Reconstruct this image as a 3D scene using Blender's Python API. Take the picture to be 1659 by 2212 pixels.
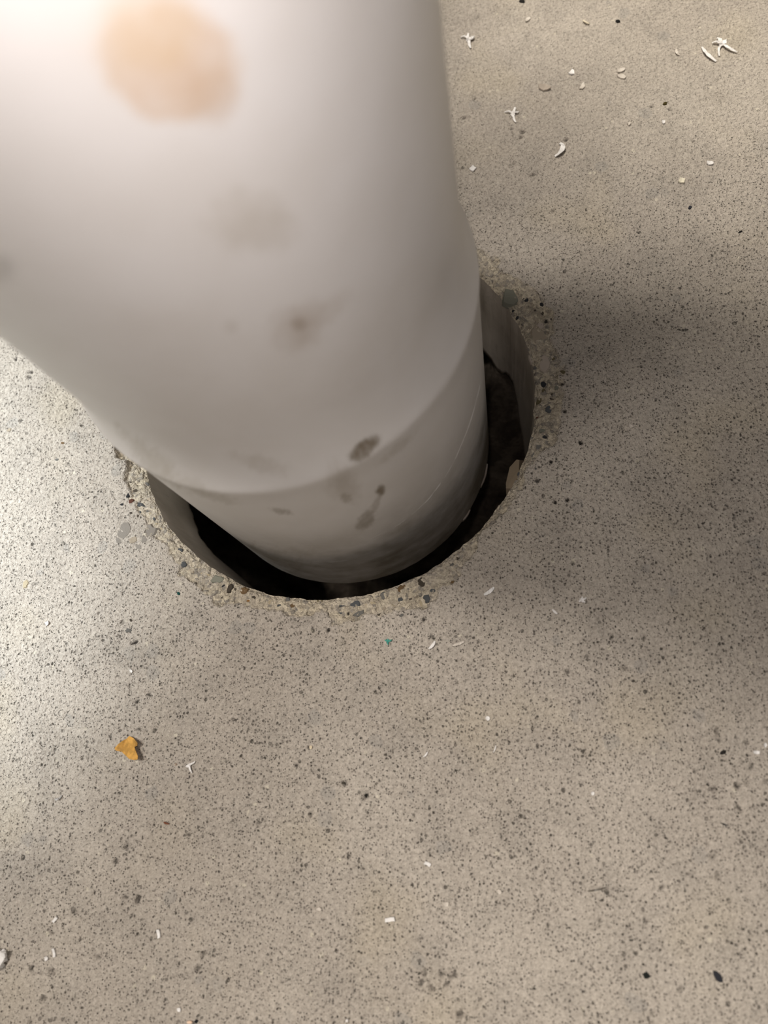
import bpy, bmesh, math, random
import numpy as np
from mathutils import Matrix, Vector

for o in list(bpy.data.objects):
    bpy.data.objects.remove(o, do_unlink=True)
SC = bpy.context.scene
COL = SC.collection

# ------------------------------------------------------------------ camera
F_PX, W_PX = 1600.0, 1659.0
CAM_POS = Vector((0.06055, -0.12464, 0.24603))
dn = np.array([269.572, 507.114, F_PX]); dn /= np.linalg.norm(dn)        # straight down, in lens axes
ax = np.array([1.0, 0, 0]) - dn * dn[0]; ax /= np.linalg.norm(ax)
ay = np.cross(dn, ax)
WM = np.array([ax, -ay, -dn])
cam_data = bpy.data.cameras.new('camera')
cam = bpy.data.objects.new('camera', cam_data); COL.objects.link(cam)
cx, cy, cz = WM @ np.array([1.0, 0, 0]), WM @ np.array([0, -1.0, 0]), WM @ np.array([0, 0, -1.0])
mw = Matrix.Identity(4)
for i in range(3):
    mw[i][0], mw[i][1], mw[i][2], mw[i][3] = cx[i], cy[i], cz[i], CAM_POS[i]
cam.matrix_world = mw
cam_data.sensor_fit = 'HORIZONTAL'; cam_data.sensor_width = 36.0
cam_data.lens = F_PX / W_PX * 36.0
cam_data.clip_start = 0.004; cam_data.clip_end = 50
cam_data.dof.use_dof = True
cam_data.dof.focus_distance = 0.268
cam_data.dof.aperture_fstop = 11.5
SC.camera = cam

# ------------------------------------------------------------------ light
world = bpy.data.worlds.new('room_light'); SC.world = world; world.use_nodes = True
bg = world.node_tree.nodes['Background']
bg.inputs['Color'].default_value = (1.0, 0.95, 0.90, 1); bg.inputs['Strength'].default_value = 0.105

def aim(o, target):
    d = Vector(target) - o.location
    o.rotation_euler = d.to_track_quat('-Z', 'Y').to_euler()

def spot(name, loc, target, watts, color, angle, blend, size):
    l = bpy.data.lights.new(name, 'SPOT'); l.energy = watts; l.color = color
    l.spot_size = math.radians(angle); l.spot_blend = blend; l.shadow_soft_size = size
    o = bpy.data.objects.new(name, l); COL.objects.link(o); o.location = loc; aim(o, target); return o

def disk(name, loc, target, watts, color, size):
    l = bpy.data.lights.new(name, 'AREA'); l.energy = watts; l.color = color
    l.shape = 'DISK'; l.size = size
    o = bpy.data.objects.new(name, l); COL.objects.link(o); o.location = loc; aim(o, target); return o

def bulb(name, loc, watts, color, size):
    l = bpy.data.lights.new(name, 'POINT'); l.energy = watts; l.color = color; l.shadow_soft_size = size
    o = bpy.data.objects.new(name, l); COL.objects.link(o); o.location = loc; return o

disk('ceiling_lamp', (-0.50, 0.12, 2.30), (0.0, 0.0, 0.0), 30.0, (1.0, 0.94, 0.87), 0.20)      # overhead, a little to the left
disk('front_ceiling_lamp', (-0.48, -0.34, 2.30), (0.0, 0.0, 0.0), 11.5, (1.0, 0.94, 0.87), 0.25)
spot('left_work_lamp', (-0.85, 0.00, 1.35), (-0.218, -0.052, 0.0), 205.0, (0.84, 0.94, 1.0), 11.8, 0.75, 0.03)
spot('back_work_lamp', (-0.10, 0.75, 1.50), (0.24, 0.25, 0.0), 112.0, (1.0, 0.93, 0.80), 19, 1.0, 0.03)
spot('front_fill_spot', (0.15, -0.50, 1.55), (0.07, -0.35, 0.0), 38.0, (1.0, 0.93, 0.82), 21, 1.0, 0.04)  # added fill, no known source: brightens the near right floor
bulb('phone_torch', (0.0560, -0.0985, 0.2370), 0.320, (1.0, 0.925, 0.90), 0.003)                  # the lamp beside the lens

SC.view_settings.view_transform = 'Standard'
try: SC.view_settings.look = 'None'
except Exception: pass
SC.view_settings.exposure = 0.0; SC.view_settings.gamma = 1.0
SC.view_settings.use_curve_mapping = False
SC.cycles.adaptive_threshold = 0.02

# ------------------------------------------------------------------ noise
def hash2(ix, iy, seed):
    n = (ix.astype(np.int64) * 374761393 + iy.astype(np.int64) * 668265263 + seed * 1274126177) & 0xFFFFFFFF
    n = ((n ^ (n >> 13)) * 1274126177) & 0xFFFFFFFF
    n = (n ^ (n >> 16)) & 0xFFFFFFFF
    return n / 4294967295.0

def vnoise(x, y, seed=0):
    x = np.asarray(x, float); y = np.asarray(y, float)
    ix, iy = np.floor(x), np.floor(y); fx, fy = x - ix, y - iy
    ux, uy = fx * fx * fx * (fx * (fx * 6 - 15) + 10), fy * fy * fy * (fy * (fy * 6 - 15) + 10)
    a, b = hash2(ix, iy, seed), hash2(ix + 1, iy, seed)
    c, d = hash2(ix, iy + 1, seed), hash2(ix + 1, iy + 1, seed)
    return ((a + (b - a) * ux) * (1 - uy) + (c + (d - c) * ux) * uy) * 2 - 1

def fbm(x, y, seed=0, octaves=3):
    s, a = 0.0, 1.0
    for i in range(octaves):
        s = s + a * vnoise(x * 2 ** i, y * 2 ** i, seed + i * 17); a *= 0.5
    return s

def sstep(a, b, x):
    t = np.clip((x - a) / (b - a), 0, 1); return t * t * (3 - 2 * t)

# ------------------------------------------------------------------ floor relief (metres)
R_HOLE = 0.076
CHIP = [
    (-174.8, 87.7), (-164.8, 81.9), (-158.4, 82.8),
    (-143.0, 81.9), (-138.1, 81.9), (-132.7, 82.9),
    (-128.6, 82.6), (-122.2, 85.5), (-116.0, 85.4),
    (-107.5, 82.1), (-101.5, 81.4), (-95.6, 81.2),
    (-87.6, 83.3), (-78.8, 84.2), (-73.1, 83.7),
    (-67.6, 86.4), (-63.4, 87.5), (-59.5, 83.6),
    (-54.2, 82.2), (-47.5, 78.6), (-39.5, 78.5),
    (-28.2, 78.3), (-22.5, 79.4), (-16.6, 83.6),
    (-8.0, 84.2), (-1.8, 85.6), (4.3, 86.5),
    (12.1, 85.7), (17.2, 87.4), (23.5, 89.9),
    (28.7, 86.6), (33.2, 82.8), (42.9, 83.3),
    (60.0, 82.5), (90.0, 82.0), (120.0, 82.0),
    (150.0, 82.5), (170.0, 84.0)]
CH_T = np.array([c[0] for c in CHIP]); CH_R = np.array([c[1] for c in CHIP]) / 1000.0
order = np.argsort(CH_T); CH_T, CH_R = CH_T[order], CH_R[order]
PITS = [
    (0.12654, -0.13555, 0.0007, 0.0007, 0.007, 0.00072, 1.0), (0.13447, -0.13473, 0.0007, 0.0007, 0.007, 0.00072, 0.5), (-0.09212, -0.19153, 0.00089, 0.00116, 0.04, 0.0012, 1.0),
    (-0.08547, -0.19229, 0.00132, 0.00108, 0.04, 0.0012, 0.55), (-0.05837, -0.17094, 0.00097, 0.00133, -0.264, 0.0012, 0.8), (-0.06268, -0.17039, 0.00071, 0.0007, 0.028, 0.00082, 0.8),
    (-0.06987, -0.18784, 0.00096, 0.00072, 0.038, 0.00105, 0.6), (0.03177, -0.19052, 0.00091, 0.0007, 0.042, 0.0009, 0.9), (0.03947, -0.1902, 0.0007, 0.0007, 0.042, 0.00075, 0.8),
    (0.035, -0.19168, 0.0007, 0.00108, 0.651, 0.001, 0.6), (0.04196, -0.18762, 0.0007, 0.0007, 0.041, 0.00075, 0.8), (0.03304, -0.18751, 0.0007, 0.0008, 0.342, 0.00078, 0.7),
    (0.03791, -0.18779, 0.0007, 0.0007, 0.041, 0.00053, 0.8), (0.04086, -0.18861, 0.0007, 0.0007, 0.041, 0.00061, 0.7), (0.04312, -0.19779, 0.00122, 0.00087, -0.264, 0.0012, 0.75),
    (0.11492, -0.13174, 0.0007, 0.0007, 0.005, 0.00069, 0.9), (0.1198, -0.13663, 0.00087, 0.0008, 0.008, 0.00104, 0.6), (0.12274, -0.11983, 0.0007, 0.00091, -0.003, 0.00098, 0.6),
    (0.123, -0.1229, 0.0007, 0.0007, -0.001, 0.00051, 0.9), (0.13065, -0.12357, 0.0007, 0.0007, -0.001, 0.00074, 0.8), (0.13136, -0.1305, 0.0007, 0.0007, 0.004, 0.00068, 0.8),
    (0.12624, -0.14153, 0.0007, 0.0007, 0.012, 0.00063, 0.9), (0.12924, -0.13463, 0.00077, 0.0008, 0.647, 0.00098, 0.4), (-0.08691, -0.19957, 0.0008, 0.0007, -0.094, 0.00076, 0.8),
    (-0.08672, -0.18171, 0.00081, 0.0007, 0.034, 0.00092, 0.5), (-0.09062, -0.20609, 0.00105, 0.0007, 0.048, 0.00096, 0.7), (0.08398, -0.17235, 0.0007, 0.0007, -0.392, 0.0007, 0.8),
    (0.09657, -0.17219, 0.0007, 0.0007, 0.032, 0.00061, 0.7), (0.10194, -0.16356, 0.00082, 0.0007, 0.494, 0.00076, 0.8), (0.10439, -0.18869, 0.0007, 0.0007, 0.043, 0.00071, 0.6),
    (0.09632, -0.19506, 0.0007, 0.0007, 0.047, 0.00058, 0.6), (0.11787, -0.15967, 0.00071, 0.0007, 0.024, 0.00078, 0.5), (0.11748, -0.15482, 0.0007, 0.0007, 0.02, 0.00062, 0.6),
    (0.00848, -0.08129, 0.0007, 0.0007, -0.027, 0.00056, 1.0), (0.00182, -0.08696, 0.0007, 0.0007, -0.024, 0.00056, 1.0), (0.03444, -0.08403, 0.0007, 0.0007, -0.026, 0.00065, 0.9),
    (-0.07267, 0.02317, 0.0007, 0.00071, -0.089, 0.00086, 0.6), (-0.13367, 0.02858, 0.00072, 0.00074, -0.089, 0.00092, 1.0), (-0.12573, 0.02212, 0.00071, 0.00073, -0.085, 0.0009, 0.9),
    (-0.12596, 0.0196, 0.00071, 0.0007, -0.084, 0.00082, 0.9), (-0.12699, 0.00043, 0.00092, 0.0007, -0.073, 0.00101, 0.9), (-0.06832, -0.08955, 0.0013, 0.0007, 0.318, 0.00118, 1.0),
    (-0.07405, -0.08236, 0.0008, 0.00075, -0.025, 0.00097, 0.5), (0.09448, -0.09123, 0.0007, 0.0007, -0.022, 0.00076, 0.8), (0.08419, -0.06686, 0.0007, 0.0007, -0.038, 0.00059, 0.9),
    (0.08015, -0.10175, 0.0007, 0.0007, 0.245, 0.00071, 0.8), (0.10453, -0.0916, 0.00071, 0.0007, -0.022, 0.00085, 0.8), (0.09783, -0.10102, 0.0011, 0.0007, -0.016, 0.00104, 0.5),
    (0.08177, 0.02559, 0.0007, 0.0007, -0.099, 0.00069, 1.0), (0.08573, -0.00094, 0.0007, 0.0007, -0.082, 0.00061, 0.9), (0.08578, -0.01148, 0.0007, 0.0007, -0.075, 0.00065, 0.9),
    (0.09038, -0.024, 0.0007, 0.0007, 0.5, 0.00063, 1.0), (0.07973, -0.03023, 0.0007, 0.0007, -0.062, 0.00052, 1.0), (0.07458, -0.03694, 0.0007, 0.0007, -0.058, 0.00063, 0.9),
    (0.08433, -0.04454, 0.0007, 0.0007, -0.053, 0.00078, 1.0), (0.08028, -0.04516, 0.0007, 0.0007, -0.053, 0.00056, 0.9), (0.09706, -0.10909, 0.00094, 0.0007, -0.01, 0.00098, 0.4),
    (0.01518, -0.13954, 0.0007, 0.001, -0.151, 0.00104, 0.9), (-0.00777, -0.13063, 0.0007, 0.0007, 0.004, 0.00078, 0.9), (0.00795, -0.13574, 0.00092, 0.0007, -0.234, 0.00092, 0.6),
    (-0.00268, -0.1452, 0.00076, 0.0007, 0.013, 0.00081, 0.8), (-0.01963, -0.14816, 0.0007, 0.0007, 0.015, 0.00081, 0.7), (-0.06345, -0.11892, 0.0007, 0.0007, -0.003, 0.00067, 0.9),
    (-0.05772, -0.11924, 0.0007, 0.0007, -0.003, 0.00067, 0.9), (-0.06526, -0.10988, 0.0007, 0.0007, -0.009, 0.00057, 1.0), (-0.06093, -0.10745, 0.00076, 0.0007, -0.01, 0.00069, 0.9),
    (-0.06723, -0.15997, 0.0007, 0.0007, 0.021, 0.00072, 0.9), (-0.06432, -0.15593, 0.00081, 0.0007, 0.019, 0.0009, 0.7), (-0.0429, -0.15168, 0.0007, 0.0007, 0.017, 0.00067, 0.8),
    (-0.03509, -0.18552, 0.0007, 0.0007, 0.037, 0.00068, 0.7), (-0.03658, -0.18945, 0.0007, 0.0007, 0.04, 0.00067, 0.7), (0.07719, 0.11096, 0.0007, 0.0007, -0.154, 0.00079, 0.7),
    (0.07827, 0.11361, 0.00094, 0.00092, -0.156, 0.00116, 0.7), (0.07393, 0.11595, 0.0007, 0.0007, -0.157, 0.0008, 0.7), (0.09484, 0.10683, 0.00071, 0.00102, -0.153, 0.00108, 0.8),
    (0.05325, 0.09921, 0.0007, 0.0007, -0.144, 0.0008, 0.8), (0.05482, 0.12429, 0.00097, 0.0007, 0.507, 0.00103, 0.8), (0.08104, 0.092, 0.00132, 0.00075, 0.294, 0.0012, 0.6),
    (0.07357, 0.09831, 0.00072, 0.0007, -0.146, 0.00085, 0.6), (0.14217, 0.09862, 0.0007, 0.0007, -0.153, 0.00074, 0.9), (0.11811, 0.05978, 0.0007, 0.0007, -0.124, 0.00065, 1.0),
    (0.06284, 0.17902, 0.0007, 0.00074, -0.196, 0.00089, 0.6), (0.05938, 0.13381, 0.0007, 0.0007, -0.167, 0.00084, 0.7), (0.12873, 0.11813, 0.0007, 0.0007, -0.164, 0.00071, 0.8),
    (0.1355, 0.11562, 0.0007, 0.0007, -0.163, 0.00083, 0.6), (0.08772, 0.07386, 0.0007, 0.0007, -0.131, 0.00074, 0.6)]

def wrap_interp(deg, xs, ys):
    return np.interp(deg, np.concatenate([xs - 360, xs, xs + 360]), np.concatenate([ys, ys, ys]))

def rim_radius(th):
    c, s = np.cos(th) * R_HOLE * 1000, np.sin(th) * R_HOLE * 1000
    return R_HOLE + 0.00035 * fbm(c / 5, s / 5, 3, 3)

def relief(x, y):
    """height of the slab's top, how broken it is there, and grime in its pits"""
    X, Y = x * 1000, y * 1000
    th = np.arctan2(y, x); r = np.hypot(x, y); deg = np.degrees(th)
    h = 0.25 * fbm(X / 45, Y / 45, 11, 2) + 0.10 * fbm(X / 9, Y / 9, 21, 2) + 0.05 * fbm(X / 2.6, Y / 2.6, 31, 2)
    rc = wrap_interp(deg, CH_T, CH_R) + 0.001 * (1.9 * fbm(X / 5.5, Y / 5.5, 41, 4))
    r0 = rim_radius(th)
    inside = sstep(0.0006, -0.0004, r - rc)
    span = np.clip((r - r0) / np.maximum(rc - r0, 0.001), 0, 1)
    rough = 0.42 * fbm(X / 2.2, Y / 2.2, 51, 3) + 0.25 * fbm(X / 0.9, Y / 0.9, 61, 2)
    h = h - inside * (0.55 + 0.9 * (1 - span) + rough)
    h = h - 0.8 * sstep(0.0016, 0.0, r - r0) - 4.5 * inside * (0.45 + 0.55 * (1 - span)) * np.exp(-((((deg + 170 + 180) % 360) - 180) / 11.0) ** 2)
    grime = np.zeros_like(h)
    for (px, py, a, b, rot, dep, dark) in PITS:
        m = (np.abs(x - px) < 0.006) & (np.abs(y - py) < 0.006)
        if not np.any(m): continue
        dx, dy = x[m] - px, y[m] - py; c, s = math.cos(rot), math.sin(rot)
        q = np.hypot((dx * c + dy * s) / a, (dy * c - dx * s) / b) + 0.18 * vnoise(X[m] / 0.8, Y[m] / 0.8, 71)
        k = sstep(1.15, 0.72, q)
        h[m] -= dep * 1000 * k; grime[m] = np.maximum(grime[m], dark * sstep(1.1, 0.8, q))
    return h / 1000.0, inside, grime

def floor_z(x, y):
    return float(relief(np.array([x]), np.array([y]))[0][0])

# ------------------------------------------------------------------ mesh helpers
def grid_mesh(name, P, wrap=True, flip=False):
    """P: rows x cols x 3"""
    nr, nc, _ = P.shape
    r = np.arange(nr - 1)[:, None]; c = np.arange(nc if wrap else nc - 1)[None, :]
    c2 = (c + 1) % nc
    q = np.stack([r * nc + c, r * nc + c2, (r + 1) * nc + c2, (r + 1) * nc + c], -1).reshape(-1, 4)
    if flip: q = q[:, ::-1]
    me = bpy.data.meshes.new(name)
    me.vertices.add(nr * nc); me.vertices.foreach_set('co', P.reshape(-1).astype(np.float32))
    me.loops.add(q.size); me.loops.foreach_set('vertex_index', q.reshape(-1).astype(np.int32))
    me.polygons.add(len(q)); me.polygons.foreach_set('loop_start', (np.arange(len(q)) * 4).astype(np.int32))
    me.update(calc_edges=True); me.validate()
    me.polygons.foreach_set('use_smooth', np.ones(len(me.polygons), bool))
    return me

def float_attr(me, name, v):
    a = me.attributes.new(name, 'FLOAT', 'POINT'); a.data.foreach_set('value', v.reshape(-1).astype(np.float32))

def color_attr(me, name, v):
    a = me.attributes.new(name, 'FLOAT_COLOR', 'POINT'); a.data.foreach_set('color', v.reshape(-1).astype(np.float32))

def link(name, me, mat=None, parent=None):
    o = bpy.data.objects.new(name, me); COL.objects.link(o)
    if mat is not None and not me.materials: me.materials.append(mat)
    if parent is not None: o.parent = parent
    return o

def tag(o, label, cat, group=None, kind=None):
    o['label'] = label; o['category'] = cat
    if group: o['group'] = group
    if kind: o['kind'] = kind
    return o

# ------------------------------------------------------------------ materials
def new_mat(name, rough=0.8, spec=0.3):
    m = bpy.data.materials.new(name); m.use_nodes = True
    nt = m.node_tree; b = nt.nodes['Principled BSDF']
    b.inputs['Roughness'].default_value = rough
    b.inputs['Specular IOR Level'].default_value = spec
    return m, nt, b

class N:
    def __init__(s, nt): s.nt = nt
    def n(s, t, **kw):
        x = s.nt.nodes.new(t)
        for k, v in kw.items(): setattr(x, k, v)
        return x
    def l(s, a, b): s.nt.links.new(a, b)
    def put(s, sock, v):
        if hasattr(v, 'is_output') or isinstance(v, bpy.types.NodeSocket): s.l(v, sock)
        else: sock.default_value = v
    def math(s, op, a, b=None, c=None):
        x = s.n('ShaderNodeMath', operation=op); s.put(x.inputs[0], a)
        if b is not None: s.put(x.inputs[1], b)
        if c is not None: s.put(x.inputs[2], c)
        return x.outputs[0]
    def step(s, v, a, b, lo=0.0, hi=1.0):
        x = s.n('ShaderNodeMapRange', interpolation_type='SMOOTHSTEP'); s.put(x.inputs[0], v)
        s.put(x.inputs[1], a); s.put(x.inputs[2], b); s.put(x.inputs[3], lo); s.put(x.inputs[4], hi)
        return x.outputs[0]
    def noise(s, vec, scale, detail=2.0, rough=0.5, dist=0.0):
        x = s.n('ShaderNodeTexNoise'); s.l(vec, x.inputs['Vector'])
        x.inputs['Scale'].default_value = scale; x.inputs['Detail'].default_value = detail
        x.inputs['Roughness'].default_value = rough; x.inputs['Distortion'].default_value = dist
        return x.outputs['Fac'], x.outputs['Color']
    def voro(s, vec, scale, rnd=1.0):
        x = s.n('ShaderNodeTexVoronoi'); s.l(vec, x.inputs['Vector'])
        x.inputs['Scale'].default_value = scale; x.inputs['Randomness'].default_value = rnd
        return x.outputs['Distance'], x.outputs['Color']
    def mix(s, f, a, b, mode='MIX'):
        x = s.n('ShaderNodeMix', data_type='RGBA', blend_type=mode)
        s.put(x.inputs[0], f); s.put(x.inputs[6], a); s.put(x.inputs[7], b); return x.outputs[2]
    def attr(s, name):
        return s.n('ShaderNodeAttribute', attribute_name=name)
    def sep(s, c):
        x = s.n('ShaderNodeSeparateColor'); s.l(c, x.inputs[0]); return x.outputs
    def bump(s, h, dist, strength=1.0):
        x = s.n('ShaderNodeBump'); x.inputs['Strength'].default_value = strength
        x.inputs['Distance'].default_value = dist; s.l(h, x.inputs['Height']); return x.outputs[0]
    def obj(s):
        return s.n('ShaderNodeTexCoord').outputs['Object']
    def warp(s, vec, scale, amount):
        _, c = s.noise(vec, scale, 2.0)
        a = s.n('ShaderNodeVectorMath', operation='SUBTRACT'); s.l(c, a.inputs[0]); a.inputs[1].default_value = (0.5, 0.5, 0.5)
        b = s.n('ShaderNodeVectorMath', operation='SCALE'); s.l(a.outputs[0], b.inputs[0]); b.inputs['Scale'].default_value = amount
        d = s.n('ShaderNodeVectorMath', operation='ADD'); s.l(vec, d.inputs[0]); s.l(b.outputs[0], d.inputs[1])
        return d.outputs[0]

def concrete():
    m, nt, b = new_mat('concrete', 0.85, 0.25); g = N(nt); v = g.obj()
    chip = g.attr('broken').outputs['Fac']; grime = g.attr('grime').outputs['Fac']
    big, _ = g.noise(v, 14.0, 3.0, 0.55); mid, _ = g.noise(v, 70.0, 4.0, 0.6); fine, _ = g.noise(v, 900.0, 3.0, 0.65)
    tint, _ = g.noise(v, 22.0, 2.0)
    base = g.mix(g.step(big, 0.35, 0.65), (0.450, 0.395, 0.335, 1), (0.530, 0.470, 0.400, 1))
    base = g.mix(g.step(mid, 0.42, 0.72, 0.0, 0.42), base, (0.32, 0.285, 0.245, 1))
    base = g.mix(g.step(tint, 0.52, 0.72, 0.0, 0.35), base, (0.54, 0.46, 0.33, 1))
    base = g.mix(g.step(fine, 0.28, 0.75), g.mix(0.30, base, (0.12, 0.10, 0.085, 1)), g.mix(0.12, base, (0.75, 0.70, 0.62, 1)))
    # pores: every cell of the grid holds one dark hole of its own size
    w = g.warp(v, 1100.0, 0.0009)
    pitted = g.attr('pitted').outputs['Fac']
    dens = g.math('MULTIPLY', g.step(mid, 0.30, 0.66, 0.60, 1.15), pitted)
    d1, c1 = g.voro(w, 820.0); s1 = g.sep(c1)
    rad1 = g.math('MULTIPLY', g.step(s1[0], 0.20, 1.0, 0.0, 0.27), dens)
    p1 = g.step(d1, g.math('ADD', rad1, 0.13), g.math('SUBTRACT', rad1, 0.11))
    w2 = g.warp(v, 420.0, 0.0016)
    d2, c2 = g.voro(w2, 300.0); s2 = g.sep(c2)
    rad2 = g.math('MULTIPLY', g.step(s2[0], 0.72, 1.0, 0.0, 0.20), dens)
    p2 = g.step(d2, g.math('ADD', rad2, 0.06), g.math('SUBTRACT', rad2, 0.06))
    d3, c3 = g.voro(w, 1500.0); s3 = g.sep(c3)
    p3 = g.math('MULTIPLY', g.step(d3, 0.42, 0.12), g.math('MULTIPLY', g.step(s3[0], 0.40, 0.90, 0.0, 1.0), g.step(pitted, 0.0, 0.8, 0.2, 1.0)))
    keep = g.math('SUBTRACT', 1.0, g.math('MULTIPLY', chip, 0.8))
    pore = g.math('MULTIPLY', g.math('MAXIMUM', g.math('MAXIMUM', p1, p2), p3), keep)
    deep = g.math('MULTIPLY', g.math('MULTIPLY', pore, g.step(s1[1], 0.0, 1.0, 0.50, 0.97)), g.step(pitted, 0.1, 0.8, 0.45, 1.0))
    base = g.mix(deep, base, (0.062, 0.054, 0.044, 1))
    # pale sand grains and the odd greyer aggregate showing through
    d4, c4 = g.voro(w2, 380.0); s4 = g.sep(c4)
    grain = g.math('MULTIPLY', g.step(d4, 0.30, 0.18), g.step(s4[1], 0.93, 0.97, 0.0, 0.6))
    base = g.mix(grain, base, (0.66, 0.60, 0.48, 1))
    d5, c5 = g.voro(g.warp(v, 200.0, 0.003), 130.0); s5 = g.sep(c5)
    agg = g.math('MULTIPLY', g.step(d5, 0.36, 0.30), g.step(s5[1], 0.88, 0.92, 0.0, 0.35))
    base = g.mix(agg, base, (0.28, 0.265, 0.245, 1))
    # broken rim: yellow sandy paste full of small stones
    d6, c6 = g.voro(g.warp(v, 700.0, 0.0015), 850.0); s6 = g.sep(c6)
    sand = g.mix(g.step(s6[0], 0.0, 1.0), (0.38, 0.325, 0.245, 1), (0.68, 0.59, 0.44, 1))
    sand = g.mix(g.step(s6[1], 0.80, 0.9, 0.0, 0.75), sand, (0.15, 0.14, 0.13, 1))
    sand = g.mix(g.step(fine, 0.3, 0.75, 0.35, 0.0), sand, (0.12, 0.10, 0.075, 1))
    base = g.mix(g.math('MULTIPLY', chip, g.step(mid, 0.3, 0.65, 0.45, 0.9)), base, sand)
    base = g.mix(grime, base, (0.028, 0.024, 0.020, 1))
    g.l(base, b.inputs['Base Color'])
    gritty, _ = g.noise(v, 480.0, 3.0, 0.65)
    hgt = g.math('ADD', g.math('MULTIPLY', pore, -0.6), g.math('ADD', g.math('MULTIPLY', fine, 0.8), g.math('MULTIPLY', gritty, 2.2)))
    hgt = g.math('ADD', hgt, g.math('MULTIPLY', g.math('MULTIPLY', d6, chip), -0.7))
    g.l(g.bump(hgt, 0.00085, 1.0), b.inputs['Normal'])
    return m

def cored_wall():
    m, nt, b = new_mat('cored_concrete', 0.6, 0.35); g = N(nt); v = g.obj()
    mp = g.n('ShaderNodeMapping'); g.l(v, mp.inputs[0]); mp.inputs['Scale'].default_value = (1, 1, 0.12)
    st, _ = g.noise(mp.outputs[0], 520.0, 3.0, 0.6); mid, _ = g.noise(v, 60.0, 3.0)
    fine, _ = g.noise(v, 700.0, 2.0)
    c = g.mix(g.step(mid, 0.3, 0.7), (0.54, 0.475, 0.395, 1), (0.66, 0.585, 0.50, 1))
    c = g.mix(g.step(st, 0.55, 0.8, 0.0, 0.6), c, (0.68, 0.61, 0.52, 1))
    c = g.mix(g.step(st, 0.42, 0.25, 0.0, 0.5), c, (0.33, 0.285, 0.23, 1))
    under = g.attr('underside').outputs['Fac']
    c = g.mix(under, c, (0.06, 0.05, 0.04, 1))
    g.l(c, b.inputs['Base Color'])
    g.l(g.bump(g.math('ADD', st, g.math('MULTIPLY', fine, 0.5)), 0.0003, 0.8), b.inputs['Normal'])
    return m

def earth():
    m, nt, b = new_mat('earth', 0.95, 0.1); g = N(nt); v = g.obj()
    a, _ = g.noise(v, 90.0, 4.0, 0.65); f, _ = g.noise(v, 600.0, 3.0)
    c = g.mix(g.step(a, 0.35, 0.65), (0.040, 0.031, 0.024, 1), (0.105, 0.085, 0.065, 1))
    g.l(c, b.inputs['Base Color']); g.l(g.bump(g.math('ADD', a, f), 0.002, 0.8), b.inputs['Normal'])
    return m

def plastic():
    m, nt, b = new_mat('white_plastic', 0.36, 0.45); g = N(nt); v = g.obj()
    at = g.attr('stain'); a, _ = g.noise(v, 55.0, 3.0); f, _ = g.noise(v, 420.0, 3.0)
    c = g.mix(g.step(a, 0.3, 0.75), (0.80, 0.775, 0.76, 1), (0.76, 0.73, 0.705, 1))
    c = g.mix(g.math('MULTIPLY', at.outputs['Alpha'], g.step(f, 0.2, 0.6, 0.85, 1.0)), c, at.outputs['Color'])
    g.l(c, b.inputs['Base Color'])
    g.l(g.math('ADD', 0.36, g.math('MULTIPLY', at.outputs['Alpha'], 0.3)), b.inputs['Roughness'])
    return m

def tinted(name, rough, spec, scale, amount, bump_d):
    """takes the colour each piece carries itself (Object Info), grained by noise"""
    m, nt, b = new_mat(name, rough, spec); g = N(nt)
    oi = g.n('ShaderNodeObjectInfo'); v = g.obj()
    f, _ = g.noise(v, scale, 3.0, 0.6)
    dark = g.mix(1.0, oi.outputs['Color'], (1 - amount,) * 3 + (1,), 'MULTIPLY')
    c = g.mix(g.step(f, 0.3, 0.7), dark, oi.outputs['Color'])
    g.l(c, b.inputs['Base Color']); g.l(g.bump(f, bump_d, 0.7), b.inputs['Normal'])
    return m

M_FLOOR, M_WALL, M_EARTH, M_PIPE = concrete(), cored_wall(), earth(), plastic()
M_STONE = tinted('aggregate_stone', 0.75, 0.3, 900.0, 0.40, 0.0003)
M_SHAVE = tinted('plastic_shaving', 0.45, 0.4, 500.0, 0.10, 0.0001)
M_LEAF = tinted('dry_leaf', 0.7, 0.25, 420.0, 0.45, 0.0006)
M_GRIT = tinted('dark_grit', 0.65, 0.35, 900.0, 0.5, 0.0003)

# ------------------------------------------------------------------ floor slab with the cored hole
NT = 1400
TH = np.linspace(0, 2 * math.pi, NT, endpoint=False)
R0 = rim_radius(TH)
off = np.concatenate([np.arange(0, 0.024, 0.0004), np.arange(0.024, 0.19, 0.00085),
                      0.19 + np.cumsum(0.0015 * 1.09 ** np.arange(55))])
fade = np.clip(1 - off / 0.02, 0, 1)
RR = R_HOLE + off[:, None] + (R0[None, :] - R_HOLE) * fade[:, None]
X = RR * np.cos(TH)[None, :]; Y = RR * np.sin(TH)[None, :]
Z, BROKEN, GRIME = relief(X.reshape(-1), Y.reshape(-1))
P = np.stack([X, Y, Z.reshape(X.shape)], -1)
PITTED = 1 - 0.60 * sstep(0.02, 0.13, Y.reshape(-1)) * sstep(-0.04, 0.06, X.reshape(-1))
me = grid_mesh('floor', P, flip=True); float_attr(me, 'pitted', PITTED)
float_attr(me, 'broken', BROKEN); float_attr(me, 'grime', GRIME)
floor = link('floor', me, M_FLOOR); floor['kind'] = 'structure'
floor['label'] = 'pitted grey concrete floor slab with a round cored hole'

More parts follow.
